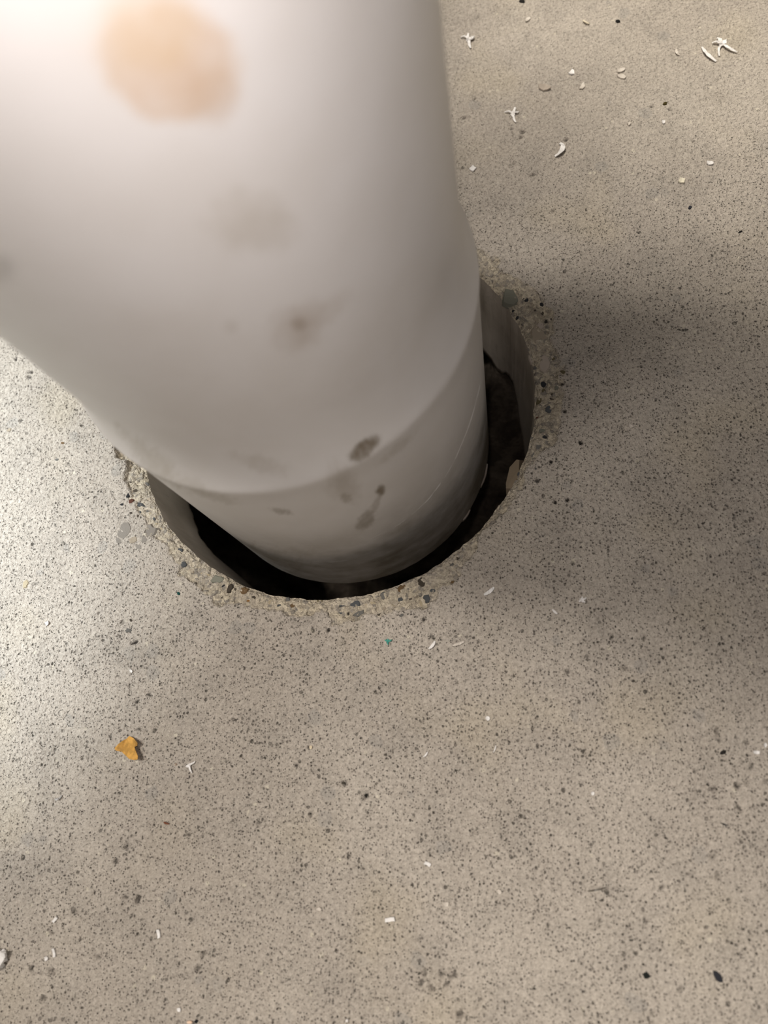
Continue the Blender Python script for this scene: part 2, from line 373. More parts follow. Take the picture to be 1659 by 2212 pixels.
# the drilled wall of the hole and the broken underside it ends in
BOT = [(-180, .044), (-162, .0425), (-157, .0455), (-148, .0415), (-143, .049), (-137, .075), (-120, .10), (-60, .12), (0, .12),
       (8, .11), (14, .095), (18, .068), (22, .0555), (28, .057), (33, .067), (36, .0625), (40, .062), (44, .056), (70, .05), (120, .046), (180, .044)]
bt = np.array([b_[0] for b_ in BOT], float); bz = np.array([b_[1] for b_ in BOT])
NW = 700
tw = TH[::2]; degw = (np.degrees(tw) + 180) % 360 - 180
arc = np.degrees(tw)
zb = -np.interp(degw, bt, bz) + 0.0011 * fbm(np.cos(tw) * 22, np.sin(tw) * 22, 81, 4)
rows = []; und = []
ztop = P[0, ::2, 2]
for k in range(22):
    t = k / 21.0
    z = ztop + (zb - ztop) * t
    rr = R0[::2] * (1 - t) + (R_HOLE + 0.0001 * fbm(np.cos(tw) * 60, np.sin(tw) * 60, 91, 2)) * t
    rr = rr + 0.00012 * vnoise(arc / 3.0, z * 1000 / 14.0, 95) * (k > 0)
    rows.append(np.stack([rr * np.cos(tw), rr * np.sin(tw), z], -1)); und.append(np.zeros(NW))
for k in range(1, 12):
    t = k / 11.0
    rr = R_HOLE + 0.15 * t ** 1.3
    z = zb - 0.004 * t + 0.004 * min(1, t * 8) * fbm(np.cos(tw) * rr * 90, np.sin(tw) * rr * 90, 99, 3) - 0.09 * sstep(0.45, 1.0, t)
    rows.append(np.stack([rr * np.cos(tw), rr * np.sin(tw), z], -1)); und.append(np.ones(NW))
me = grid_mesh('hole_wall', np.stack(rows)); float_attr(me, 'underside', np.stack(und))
wall = link('hole_wall', me, M_WALL, floor); wall['label'] = 'smooth drilled wall of the round hole'

# earth under the slab
rs = np.concatenate([[0.0005], np.linspace(0.006, 0.27, 90)])
t2 = np.linspace(0, 2 * math.pi, 240, endpoint=False)
ex, ey = rs[:, None] * np.cos(t2), rs[:, None] * np.sin(t2)
ez = -0.118 + 0.010 * fbm(ex * 45, ey * 45, 5, 3) + 0.006 * np.abs(fbm(ex * 120, ey * 120, 7, 3)) \
    + 0.046 * np.exp(-(((ex - 0.085) / 0.05) ** 2 + ((ey - 0.05) / 0.05) ** 2)) - 0.05 * sstep(0.02, -0.08, ex) - 0.06 * sstep(0.01, -0.06, ey)
me = grid_mesh('earth_bed', np.stack([ex, ey, ez], -1), flip=True)
soil = link('earth_bed', me, M_EARTH, floor); soil['label'] = 'dark brown earth at the bottom of the hole'

# ------------------------------------------------------------------ stones bared by the broken rim
def stone_mesh(name, seed, n=9):
    """flat-topped irregular pebble of unit size: under 50 triangles"""
    rng = random.Random(seed); bm = bmesh.new(); rings = []
    rad = [1 + rng.uniform(-0.20, 0.16) + 0.16 * math.sin(2 * math.pi * i / n * 2 + seed) for i in range(n)]
    ang = [2 * math.pi * (i + rng.uniform(-0.3, 0.3)) / n for i in range(n)]
    for z, s in ((0.34, 0.74), (-0.3, 1.0)):
        ring = []
        for i in range(n):
            ring.append(bm.verts.new((0.5 * s * rad[i] * math.cos(ang[i]), 0.5 * s * rad[i] * math.sin(ang[i]), z + rng.uniform(-0.06, 0.06))))
        rings.append(ring)
    for a, b in zip(rings[:-1], rings[1:]):
        for i in range(n):
            j = (i + 1) % n; bm.faces.new((a[j], a[i], b[i], b[j]))
    bm.faces.new(rings[0]); bm.faces.new(rings[-1][::-1]); bmesh.ops.triangulate(bm, faces=[f for f in bm.faces if len(f.verts) > 4])
    bmesh.ops.recalc_face_normals(bm, faces=bm.faces)
    me = bpy.data.meshes.new(name); bm.to_mesh(me); bm.free()
    return me

PEB = []
for s_ in range(7):
    q_ = stone_mesh('stone', s_ + 3, 10 + s_ % 3); q_.materials.append(M_STONE); PEB.append(q_)
SHADES = {'dark': (0.035, 0.036, 0.040), 'slate': (0.12, 0.125, 0.13), 'grey': (0.22, 0.21, 0.19), 'olive': (0.20, 0.165, 0.085),
          'brown': (0.20, 0.125, 0.06), 'tan': (0.56, 0.47, 0.36), 'pink': (0.66, 0.56, 0.47), 'green': (0.30, 0.295, 0.235),
          'red': (0.17, 0.07, 0.045), 'cream': (0.60, 0.50, 0.34), 'orange': (0.30, 0.15, 0.05), 'mud': (0.10, 0.08, 0.06), 'faint': (0.42, 0.375, 0.325)}
STONES = [
    (0.07493, 0.0356, 0.00274, 0.00258, 0.304, 'dark', 0.0), (0.0809, 0.03297, 0.00305, 0.00225, -0.685, 'dark', 0.0), (0.0805, 0.02945, 0.00168, 0.00157, -0.102, 'mud', 0.0),
    (0.07028, 0.03169, 0.00142, 0.00135, -0.494, 'dark', 0.0), (0.07148, 0.02859, 0.00136, 0.00216, -0.1, 'dark', 0.0), (0.07821, 0.03067, 0.00135, 0.00099, -0.102, 'mud', 0.0),
    (0.08351, 0.02659, 0.00152, 0.00116, 0.306, 'mud', 0.0), (0.06919, 0.03721, 0.00967, 0.00784, -0.768, 'green', 0.0), (0.07891, 0.02004, 0.00735, 0.01184, 0.207, 'tan', 0.0),
    (0.07965, 0.02385, 0.00343, 0.00266, 0.503, 'pink', 0.0), (0.07999, 0.0083, 0.00493, 0.00821, 0.152, 'pink', 0.0001), (0.07556, 0.01153, 0.00216, 0.00566, 0.21, 'pink', 0.0),
    (0.08356, 0.01006, 0.00258, 0.00235, -0.667, 'olive', 0.0), (0.07677, 0.00689, 0.00165, 0.00206, -0.087, 'grey', 0.0), (0.08656, 0.0038, 0.00326, 0.00166, -0.283, 'olive', 0.0),
    (0.07915, 0.00034, 0.0028, 0.00256, 0.311, 'dark', 0.0001), (0.08354, -0.00223, 0.00194, 0.00165, -0.081, 'green', 0.0), (0.07899, -0.00222, 0.0013, 0.00165, -0.081, 'olive', 0.0),
    (0.07728, -0.00612, 0.00197, 0.00395, -0.369, 'olive', 0.0), (0.08168, -0.00574, 0.00227, 0.00145, -0.274, 'mud', 0.0), (0.08043, -0.00999, 0.00276, 0.00374, -0.366, 'slate', 0.0),
    (0.0764, -0.01257, 0.00151, 0.00121, 0.683, 'red', 0.0), (0.07847, -0.02038, 0.00256, 0.00157, 0.22, 'dark', 0.0), (0.07588, -0.02355, 0.00238, 0.0028, -0.067, 'grey', 0.0),
    (0.0744, -0.02695, 0.00285, 0.00347, -0.064, 'grey', -0.0001), (0.07767, -0.01785, 0.00287, 0.00248, -0.07, 'green', -0.0001), (0.07743, 0.02057, 0.001, 0.00077, -0.096, 'tan', 0.0),
    (0.0688, -0.03318, 0.00161, 0.00321, -0.527, 'slate', 0.0), (0.07438, -0.03248, 0.0011, 0.0012, -0.061, 'grey', 0.0), (0.08194, -0.0043, 0.00145, 0.00109, -0.08, 'mud', -0.0001),
    (0.0465, -0.06315, 0.00189, 0.00162, -0.04, 'mud', 0.0), (0.04424, -0.06549, 0.00142, 0.00192, -0.395, 'grey', 0.0), (0.0337, -0.07122, 0.00351, 0.00569, -0.524, 'mud', 0.0001),
    (0.02686, -0.07308, 0.00442, 0.00355, 0.41, 'brown', 0.0), (0.03566, -0.07686, 0.00316, 0.00312, -0.727, 'slate', 0.0), (0.03759, -0.07422, 0.0025, 0.00191, 0.322, 'slate', -0.0001),
    (0.02652, -0.07673, 0.00284, 0.00191, 0.233, 'slate', 0.0), (0.02079, -0.07528, 0.00348, 0.00242, 0.321, 'grey', 0.0), (0.01086, -0.07802, 0.00389, 0.00285, -0.201, 'slate', 0.0),
    (0.00666, -0.07837, 0.00355, 0.00112, 0.057, 'slate', -0.0001), (0.01234, -0.0814, 0.00396, 0.00272, 0.286, 'grey', 0.0), (0.00574, -0.0809, 0.00197, 0.00203, -0.533, 'slate', 0.0),
    (0.04485, -0.07161, 0.00234, 0.00174, 0.499, 'brown', 0.0), (0.02095, -0.07974, 0.00205, 0.0016, 0.322, 'tan', 0.0), (0.01921, -0.0819, 0.00236, 0.00111, 0.322, 'mud', 0.0),
    (0.02695, -0.08242, 0.00204, 0.00141, -0.027, 'grey', 0.0), (0.03, -0.07684, 0.00142, 0.00095, -0.031, 'mud', 0.0), (0.03359, -0.07853, 0.00094, 0.0041, 0.322, 'cream', 0.0001),
    (0.01632, -0.07818, 0.00477, 0.0032, 0.145, 'cream', -0.0003), (0.0235, -0.07934, 0.00379, 0.00285, 0.146, 'cream', -0.0003), (0.00343, -0.07908, 0.00487, 0.00256, -0.029, 'cream', -0.0003),
    (-0.03464, -0.07105, 0.00263, 0.00293, -0.281, 'mud', 0.0), (-0.03712, -0.06997, 0.00173, 0.00117, -0.034, 'dark', 0.0), (-0.03273, -0.07145, 0.00123, 0.00179, -0.281, 'mud', 0.0),
    (-0.02945, -0.07205, 0.00311, 0.00376, -0.199, 'brown', 0.0), (-0.02523, -0.07466, 0.00293, 0.00129, -0.28, 'mud', 0.0), (-0.02754, -0.07574, 0.00162, 0.00138, 0.501, 'orange', 0.0),
    (-0.01602, -0.07787, 0.00217, 0.00146, -0.029, 'slate', 0.0), (-0.0112, -0.07785, 0.00325, 0.00132, 0.231, 'brown', 0.0), (-0.01343, -0.07616, 0.00241, 0.00287, 0.501, 'grey', 0.0),
    (-0.01078, -0.07592, 0.00165, 0.00098, 0.055, 'mud', 0.0), (-0.00251, -0.07649, 0.00361, 0.00145, -0.03, 'olive', 0.0), (-0.03953, -0.06754, 0.00545, 0.00361, 0.137, 'green', 0.0002),
    (-0.05467, -0.05618, 0.00268, 0.0021, -0.042, 'slate', 0.0), (-0.05279, -0.06144, 0.00326, 0.0025, 0.223, 'slate', 0.0), (-0.03752, -0.07411, 0.00137, 0.00116, -0.031, 'mud', 0.0),
    (-0.02316, -0.07554, 0.00341, 0.00226, -0.197, 'tan', 0.0), (-0.01908, -0.07648, 0.00268, 0.00261, -0.03, 'cream', -0.0002), (-0.04436, -0.06568, 0.00397, 0.00246, -0.362, 'cream', -0.0002),
    (-0.04939, -0.06414, 0.00257, 0.00163, -0.518, 'tan', 0.0), (-0.04726, -0.06879, 0.00126, 0.00082, -0.359, 'mud', 0.0), (-0.07248, -0.03768, 0.00609, 0.00181, -0.186, 'slate', 0.0),
    (-0.07538, -0.03661, 0.00291, 0.00172, 0.123, 'red', 0.0), (-0.07694, -0.03432, 0.00151, 0.00224, -0.054, 'dark', 0.0), (-0.07495, -0.03202, 0.00274, 0.00212, 0.121, 'mud', 0.0),
    (-0.0788, -0.03772, 0.0015, 0.00148, -0.052, 'dark', 0.0), (-0.07742, -0.02835, 0.0014, 0.00122, 0.504, 'mud', 0.0), (-0.06597, -0.04363, 0.0014, 0.0019, 0.31, 'slate', 0.0),
    (-0.06901, -0.03548, 0.00186, 0.00148, -0.054, 'tan', 0.0), (-0.07176, -0.041, 0.00167, 0.00128, -0.05, 'slate', 0.0), (-0.07212, -0.02884, 0.00402, 0.0021, -0.538, 'grey', -0.0004),
    (-0.06887, -0.04042, 0.00167, 0.00147, -0.051, 'grey', 0.0), (-0.06765, -0.04157, 0.00129, 0.00146, -0.05, 'cream', 0.0), (-0.06504, -0.04565, 0.00171, 0.00116, 0.503, 'cream', 0.0),
    (-0.06283, -0.04772, 0.00212, 0.00118, -0.526, 'cream', 0.0), (-0.07488, -0.0412, 0.00149, 0.0011, -0.05, 'mud', 0.0), (-0.07195, -0.04262, 0.0013, 0.0011, -0.049, 'mud', 0.0),
    (-0.07689, -0.04797, 0.00728, 0.0073, 0.406, 'faint', -0.00015), (-0.07278, -0.05189, 0.00385, 0.00393, -0.044, 'tan', 0.0001), (-0.06772, -0.04803, 0.00801, 0.0065, -0.37, 'faint', -0.00015),
    (-0.06916, -0.0517, 0.00463, 0.00403, 0.129, 'faint', -0.00015), (-0.07866, -0.05181, 0.00391, 0.00235, -0.514, 'faint', 0.0), (-0.07032, -0.05447, 0.00342, 0.00203, -0.364, 'faint', 0.0),
    (-0.11396, -0.06704, 0.00303, 0.00303, -0.034, 'cream', 0.0002), (-0.13123, -0.00352, 0.00227, 0.00186, -0.07, 'tan', 0.0001), (-0.10703, -0.01077, 0.00213, 0.00149, -0.388, 'brown', 0.0),
    (-0.1084, -0.01771, 0.00179, 0.00158, -0.063, 'grey', 0.0), (-0.0709, -0.08524, 0.00269, 0.00226, 0.317, 'grey', 0.0001), (-0.07042, -0.08162, 0.00159, 0.00134, -0.026, 'mud', 0.0)]
for i, (sx, sy, la, lb, rot, shade, lift) in enumerate(STONES):
    o = link('stone', PEB[i % 7], None, floor)
    th_ = max(0.0009, 0.32 * min(la, lb))
    o.location = (sx, sy, floor_z(sx, sy) + lift - 0.22 * th_)
    o.scale = (la, lb, th_); o.rotation_euler = (0, 0, rot)
    k_ = 0.85 + 0.3 * random.Random(i).random(); c_ = SHADES[shade]
    o.color = (c_[0] * k_, c_[1] * k_, c_[2] * k_, 1)

# broken rock lying on the earth under the slab
M_ROCK = tinted('buried_rock', 0.9, 0.15, 250.0, 0.55, 0.001)
for i, (rx, ry, rz_, ra, rb, rh, ro) in enumerate([(0.078, 0.060, -0.076, .040, .030, .022, 0.4), (0.092, 0.030, -0.090, .034, .026, .020, 1.7),
        (0.060, 0.018, -0.100, .026, .020, .014, 2.6), (0.083, 0.002, -0.108, .036, .024, .018, 0.9), (0.070, -0.030, -0.125, .030, .022, .016, 2.1)]):
    q_ = stone_mesh('rock', 60 + i, 11); q_.materials.append(M_ROCK)
    o = link('rock', q_, None, soil); o.location = (rx, ry, rz_); o.scale = (ra, rb, rh); o.rotation_euler = (0.25 * (i % 3 - 1), 0.2, ro)
    o.color = (0.095, 0.078, 0.060, 1)

# a tan stone left standing proud in the drilled wall
o = link('stone', PEB[3], None, floor); o.location = (0.0673, -0.033, -0.006); o.scale = (0.0150, 0.0055, 0.009)
o.rotation_euler = (0.15, 0.1, -2.039); o.color = (0.34, 0.265, 0.18, 1); o['label'] = 'tan stone jutting from the drilled wall'

# ------------------------------------------------------------------ drain pipe
PX, PY = -0.00104, -0.00266
RU, RB = 0.0561, 0.0595
pipe = bpy.data.objects.new('drain_pipe', None); COL.objects.link(pipe); pipe.location = (PX, PY, -0.0394)
pipe.empty_display_size = 0.05
tag(pipe, 'white plastic drain pipe with brown stains standing in the round floor hole', 'pipe')
ZP = -0.0394

STAINS = [
    (-60.86, 185.35, (0.0507, -0.0262, -0.0252, -0.0481), (150, 122, 0.175), (0.62, 0.42, 0.26), 0.62, 0.16, 0.22, 3), (-60.76, 190.75, (0.0477, -0.0232, -0.0236, -0.0425), (105, 95, 0.0), (0.66, 0.5, 0.32), 0.4, 0.35, 0.15, 5), (-58.31, 180.45, (0.0544, -0.0309, -0.0252, -0.0526), (62, 60, 0.0), (0.52, 0.34, 0.2), 0.38, 0.45, 0.2, 9),
    (-64.54, 191.44, (0.0465, -0.021, -0.0254, -0.0428), (70, 90, 0.0), (0.66, 0.5, 0.34), 0.25, 0.5, 0.2, 10), (-60.13, 157.88, (0.0664, -0.0455, -0.0323, -0.0813), (85, 60, 0.436), (0.42, 0.36, 0.27), 0.26, 0.5, 0.3, 12), (-60.43, 131.02, (0.0814, -0.0682, -0.0399, -0.1229), (55, 42, -0.611), (0.38, 0.29, 0.21), 0.4, 0.6, 0.3, 14),
    (-60.92, 132.05, (0.0806, -0.0664, -0.0401, -0.1215), (18, 13, 0.175), (0.28, 0.2, 0.13), 0.45, 0.55, 0.2, 15), (-54.18, 130.55, (0.0859, -0.0804, -0.0353, -0.1185), (45, 20, -0.698), (0.4, 0.31, 0.23), 0.2, 0.6, 0.2, 16), (-71.95, 140.07, (0.0743, -0.0426, -0.0485, -0.1181), (16, 14, 0.0), (0.4, 0.34, 0.27), 0.2, 0.5, 0.2, 17),
    (-60.75, 77.11, (0.1045, -0.1321, -0.0513, -0.2387), (31, 11, -0.576), (0.17, 0.125, 0.07), 0.8, 0.3, 0.22, 20), (-57.9, 77.9, (0.1064, -0.1418, -0.0478, -0.2318), (18, 8, -0.436), (0.17, 0.125, 0.07), 0.6, 0.5, 0.3, 21), (-69.75, 63.65, (0.1081, -0.1129, -0.0681, -0.2938), (40, 30, 1.047), (0.26, 0.2, 0.12), 0.34, 0.6, 0.3, 22),
    (-70.74, 55.17, (0.1125, -0.1175, -0.0726, -0.321), (12, 9, 0.349), (0.2, 0.15, 0.08), 0.45, 0.5, 0.3, 23), (-61.44, 48.42, (0.1192, -0.17, -0.0597, -0.3148), (10, 11, 0.349), (0.16, 0.115, 0.06), 0.8, 0.4, 0.25, 24), (-64.53, 40.19, (0.1216, -0.1661, -0.0666, -0.3468), (7, 24, 0.384), (0.2, 0.15, 0.09), 0.42, 0.5, 0.35, 25),
    (-69.77, 30.77, (0.125, -0.1499, -0.0787, -0.3933), (13, 24, 0.698), (0.17, 0.13, 0.08), 0.6, 0.45, 0.45, 26), (-88.77, 56.53, (0.128, -0.0263, -0.1193, -0.3922), (20, 6, 0.209), (0.2, 0.16, 0.1), 0.5, 0.5, 0.4, 27), (-100.52, 163.18, (0.0913, 0.007, -0.094, -0.1168), (38, 30, 0.0), (0.36, 0.35, 0.33), 0.35, 0.5, 0.3, 30),
    (-85.3, 86.09, (0.1056, -0.0364, -0.0929, -0.2779), (60, 12, 0.175), (0.33, 0.27, 0.19), 0.25, 0.6, 0.4, 31), (-117.37, 80.65, (0.339, 0.324, -0.4224, -0.7305), (80, 10, 0.611), (0.35, 0.3, 0.2), 0.32, 0.6, 0.5, 32), (-103.66, 67.35, (0.1745, 0.0849, -0.1959, -0.4737), (50, 10, 0.262), (0.3, 0.25, 0.17), 0.28, 0.6, 0.4, 33),
    (-106.37, 73.95, (0.187, 0.1081, -0.215, -0.4783), (30, 8, 0.436), (0.28, 0.23, 0.14), 0.22, 0.6, 0.4, 34), (-52.86, 67.02, (0.1183, -0.1807, -0.0451, -0.2491), (40, 10, -0.698), (0.3, 0.24, 0.15), 0.25, 0.6, 0.4, 36), (-112.11, -13.51, (0.3509, 0.4424, -0.4232, -1.246), (60, 16, 0.384), (0.22, 0.18, 0.11), 0.4, 0.6, 0.5, 37)]
def scribe(s, z):
    """a thin raised scratch running round the socket, broken in places, and a shorter one near the lip"""
    zl = 13.0 + 20.0 * sstep(-66, -12, s) ** 1.3
    line = np.exp(-((z - zl - 0.5 * fbm(s / 9, s * 0, 4, 2)) / 0.30) ** 2) * np.clip(0.55 + 0.8 * fbm(s / 3.0, z / 40, 8, 3), 0, 1) * sstep(-74, -60, s) * sstep(4, -8, s)
    line2 = np.exp(-((z + 4 + 0.04 * (s + 90)) / 0.35) ** 2) * np.clip(0.2 + 0.9 * fbm(s / 4.0, z / 40, 18, 3), 0, 1) * sstep(-106, -100, s) * sstep(-78, -86, s)
    return np.maximum(line, 0.7 * line2)

def stain_field(s, z):
    """s: way round the pipe, z: height, both in mm -> colour and cover of the dirt, scratch and painted shade"""
    rgb = np.zeros(s.shape + (3,)); cov = np.zeros(s.shape)
    for (s0, z0, j, e, col, amt, edge, wob, seed) in STAINS:
        inv = np.linalg.inv(np.array([[j[0], j[2]], [j[1], j[3]]]))
        ds, dz = s - s0, z - z0
        u = (inv[0, 0] * ds + inv[0, 1] * dz); v = (inv[1, 0] * ds + inv[1, 1] * dz)
        c, t = math.cos(e[2]), math.sin(e[2])
        q = np.hypot((u * c + v * t) / e[0], (v * c - u * t) / e[1])
        q = q + wob * (0.6 * fbm(u / e[1] * 0.7 + seed, v / e[1] * 0.7, seed, 2) + 0.5 * fbm((u + 0.6 * v) / e[1] * 2.1 + seed, (v - 0.6 * u) / e[1] * 2.1, seed + 3, 3))
        a = amt * sstep(1.0 + edge, 1.0 - edge, q) * np.clip(0.92 + 0.16 * fbm((u - 0.5 * v) / e[1] * 1.1, (v + 0.5 * u) / e[1] * 1.1, seed + 5, 4), 0, 1.1)
        a = np.clip(a, 0, 1)
        out = a + cov * (1 - a)
        rgb = np.where(out[..., None] > 1e-6, (np.array(col) * a[..., None] + rgb * (cov * (1 - a))[..., None]) / np.maximum(out, 1e-6)[..., None], rgb)
        cov = out
    # faint grime: patchy film low on the socket, deepened to paint in shade, and fine specks all round
    film_shade = np.clip(0.10 + 0.22 * fbm(s / 16, z / 22, 301, 4), 0, 0.35) * sstep(75, -25, z)
    film_shade = np.clip(film_shade + np.clip(0.65 + 0.25 * fbm(s / 12, z / 9, 311, 4), 0, 1) * 0.9 * sstep(48, -32, z), 0, 0.85)
    a = film_shade; out = a + cov * (1 - a)
    rgb = np.where(out[..., None] > 1e-6, (np.array([0.17, 0.14, 0.088]) * a[..., None] + rgb * (cov * (1 - a))[..., None]) / np.maximum(out, 1e-6)[..., None], rgb)
    cov = out
    a = np.clip(scribe(s, z), 0, 1); out = a + cov * (1 - a)
    rgb = np.where(out[..., None] > 1e-6, (np.array([0.93, 0.93, 0.91]) * a[..., None] + rgb * (cov * (1 - a))[..., None]) / np.maximum(out, 1e-6)[..., None], rgb)  # scratch whitened to paint in the light its raised edges catch
    return rgb, out

def tube(name, zs, rad_out, thick, jag=None):
    n = 900
    t = np.linspace(0, 2 * math.pi, n, endpoint=False)
    rows, sf, zf = [], [], []
    deg_s = (t + math.pi) % (2 * math.pi) - math.pi
    for i, z in enumerate(zs):
        r = rad_out(z); zz = np.full(n, z)
        if jag is not None: r = r + 0.00022 * scribe(deg_s * 57.8, zz * 1000)
        if jag is not None: zz = zz + jag(t) * max(0.0, 1 - (z - zs[0]) / 0.006)
        rows.append(np.stack([r * np.cos(t), r * np.sin(t), zz - ZP], -1)); sf.append(deg_s * 57.8 / 1.0); zf.append(zz * 1000)
    rows = rows[::-1]; sf = sf[::-1]; zf = zf[::-1]
    # lip and bore
    zz = np.full(n, zs[0]) + (jag(t) if jag is not None else 0)
    r_ = rad_out(zs[0])
    for dr, dz in ((0.0004, -0.00035), (thick - 0.0005, -0.00035), (thick, 0.0004)) if jag is not None else ():
        rows.append(np.stack([(r_ - dr) * np.cos(t), (r_ - dr) * np.sin(t), zz + dz - ZP], -1)); sf.append(sf[-1]); zf.append(zf[-1])
    for z in (zs[0] + 0.02, zs[len(zs) // 2], zs[-1]) if jag is not None else ():
        r = rad_out(z) - thick
        rows.append(np.stack([r * np.cos(t), r * np.sin(t), np.full(n, z - ZP)], -1)); sf.append(sf[-1]); zf.append(np.full(n, 900.0))
    me = grid_mesh(name, np.stack(rows), flip=True)
    rgb, cov = stain_field(np.stack(sf), np.stack(zf))
    color_attr(me, 'stain', np.concatenate([rgb, cov[..., None]], -1))
    return link(name, me, M_PIPE, pipe)

def rad_bell(z):
    zf = 0.0740                                           # foot of the flare, a soft bead that stands a hair proud
    if z >= 0.101: return RU
    if z >= zf:
        return RU + (RB + 0.0004 - RU) * min(1.0, ((0.101 - z) / (0.101 - zf))) ** 2.3
    return RB + 0.0004 * math.exp(-((zf - z) / 0.006) ** 2)
def soft(fn, z, w=0.0016):
    return sum(fn(z + w * k / 4.0) * (5 - abs(k)) for k in range(-4, 5)) / 25.0

def lip(t):
    return 0.0005 * fbm(np.cos(t) * 9, np.sin(t) * 9, 61, 4)
bell = tube('socket_end', np.concatenate([np.linspace(ZP, 0.0655, 330), np.linspace(0.066, 0.104, 55)]), lambda z: soft(rad_bell, z) if z < 0.1035 else RU, 0.0045, lip)
bell['label'] = 'wider flared socket end with brown smears and a scribed line'
barrel = tube('barrel', np.concatenate([np.linspace(0.104, 0.215, 180), np.linspace(0.22, 2.3, 40)]), lambda z: RU, 0.0045)
barrel['label'] = 'straight upper length with a large tan stain'

# torn slivers left along the cut lip
def ribbon(name, pts, width, thick, mat):
    """a curled strip: pts is a list of (x, y, z, twist)"""
    bm = bmesh.new(); rings = []
    n = len(pts)
    for i, p in enumerate(pts):
        a, b = Vector(pts[max(i - 1, 0)][:3]), Vector(pts[min(i + 1, n - 1)][:3])
        d = (b - a).normalized(); side = d.cross(Vector((0, 0, 1)))
        side = side.normalized() if side.length > 1e-6 else Vector((1, 0, 0))
        up = side.cross(d); c, s = math.cos(p[3]), math.sin(p[3])
        sd = side * c + up * s; u2 = up * c - side * s
        w = width * (0.35 + 0.65 * math.sin(math.pi * (i + 0.6) / (n + 0.2)))
        q = Vector(p[:3])
        rings.append([bm.verts.new(q + sd * (w / 2 * e1) + u2 * (thick / 2 * e2)) for e1, e2 in ((-1, -1), (1, -1), (1, 1), (-1, 1))])
    for a, b in zip(rings[:-1], rings[1:]):
        for i in range(4):
            j = (i + 1) % 4; bm.faces.new((a[i], a[j], b[j], b[i]))
    bm.faces.new(rings[0][::-1]); bm.faces.new(rings[-1])
    bmesh.ops.recalc_face_normals(bm, faces=bm.faces)
    return bm

def bm_obj(name, bms, mat, parent=None):
    me = bpy.data.meshes.new(name)
    big = bmesh.new()
    for b in bms:
        tmp = bpy.data.meshes.new('tmp'); b.to_mesh(tmp); b.free(); big.from_mesh(tmp); bpy.data.meshes.remove(tmp)
    big.to_mesh(me); big.free(); me.materials.append(mat)
    return link(name, me, None, parent)

for a0, a1, h0 in ((-0.37, -0.20, 0.0014), (-0.64, -0.55, 0.0006)):
    pts = []
    for k in range(7):
        a = a0 + (a1 - a0) * k / 6.0
        r = RB + 0.0002 * math.sin(math.pi * k / 6.0)
        pts.append((r * math.cos(a), r * math.sin(a), -h0 * math.sin(math.pi * k / 6.0), 1.45))
    o = bm_obj('lip_burr', [ribbon('lip_burr', pts, 0.0030, 0.0006, None)], M_SHAVE, pipe)
    o.color = (0.34, 0.28, 0.235, 1); o['label'] = 'pale torn sliver of plastic on the lip'

# ------------------------------------------------------------------ loose bits on the floor
def seat(o, x, y, rot, lift=0.0):
    o.location = (x, y, floor_z(x, y) + lift); o.rotation_euler = (0, 0, rot)

WHITE, IVORY, PALE = (0.78, 0.75, 0.72), (0.66, 0.58, 0.44), (0.60, 0.54, 0.47)

def arc_pts(length, curl, rise, seed, n=8):
    rng = random.Random(seed); pts = []; x = y = 0.0; a = -curl / 2
    for i in range(n):
        t = i / (n - 1.0)
        pts.append((x, y, 0.0003 + rise * math.sin(math.pi * t) + rng.uniform(0, 0.00012), rng.uniform(-0.5, 0.5)))
        x += length / (n - 1) * math.cos(a); y += length / (n - 1) * math.sin(a); a += curl / (n - 1)
    mx = sum(p[0] for p in pts) / n; my = sum(p[1] for p in pts) / n
    return [(p[0] - mx, p[1] - my, p[2], p[3]) for p in pts]

def flake_bm(la, lb, thick, bend, seed, n=8, square=0.0):
    """a chip: irregular outline (or a rectangle), a little bent, three rings deep"""
    rng = random.Random(seed); bm = bmesh.new()
    out = []
    if square:
        for sx, sy in ((-1, -1), (-0.3, -1), (0.4, -1), (1, -1), (1, 1), (0.3, 1), (-0.4, 1), (-1, 1)):
            out.append((sx * la / 2 + rng.uniform(-.06, .06) * la, sy * lb / 2 + rng.uniform(-.08, .08) * lb))
    else:
        for i in range(n):
            a = 2 * math.pi * i / n; k = 1 + rng.uniform(-0.28, 0.22)
            out.append((la / 2 * k * math.cos(a), lb / 2 * k * math.sin(a)))
    zb = [bend * (2 * p[0] / la) ** 2 + rng.uniform(0, 0.0001) for p in out]
    lo = [bm.verts.new((p[0], p[1], z + 0.00005)) for p, z in zip(out, zb)]
    hi = [bm.verts.new((p[0] * 0.93, p[1] * 0.93, z + thick)) for p, z in zip(out, zb)]
    ch, cl = bm.verts.new((0, 0, thick)), bm.verts.new((0, 0, 0.00005))
    m = len(out)
    for i in range(m):
        j = (i + 1) % m
        bm.faces.new((lo[i], lo[j], hi[j], hi[i])); bm.faces.new((hi[i], hi[j], ch)); bm.faces.new((lo[j], lo[i], cl))
    bmesh.ops.recalc_face_normals(bm, faces=bm.faces)
    return bm

def curl(x, y, size, rot, bend, rise, col, label, cat='shaving', width=0.30, seed=0, group=None):
    o = bm_obj('plastic_curl', [ribbon('c', arc_pts(size, bend, rise, seed), size * width, 0.00022, None)], M_SHAVE)
    seat(o, x, y, rot); o.color = col + (1,); tag(o, label, cat, group); return o

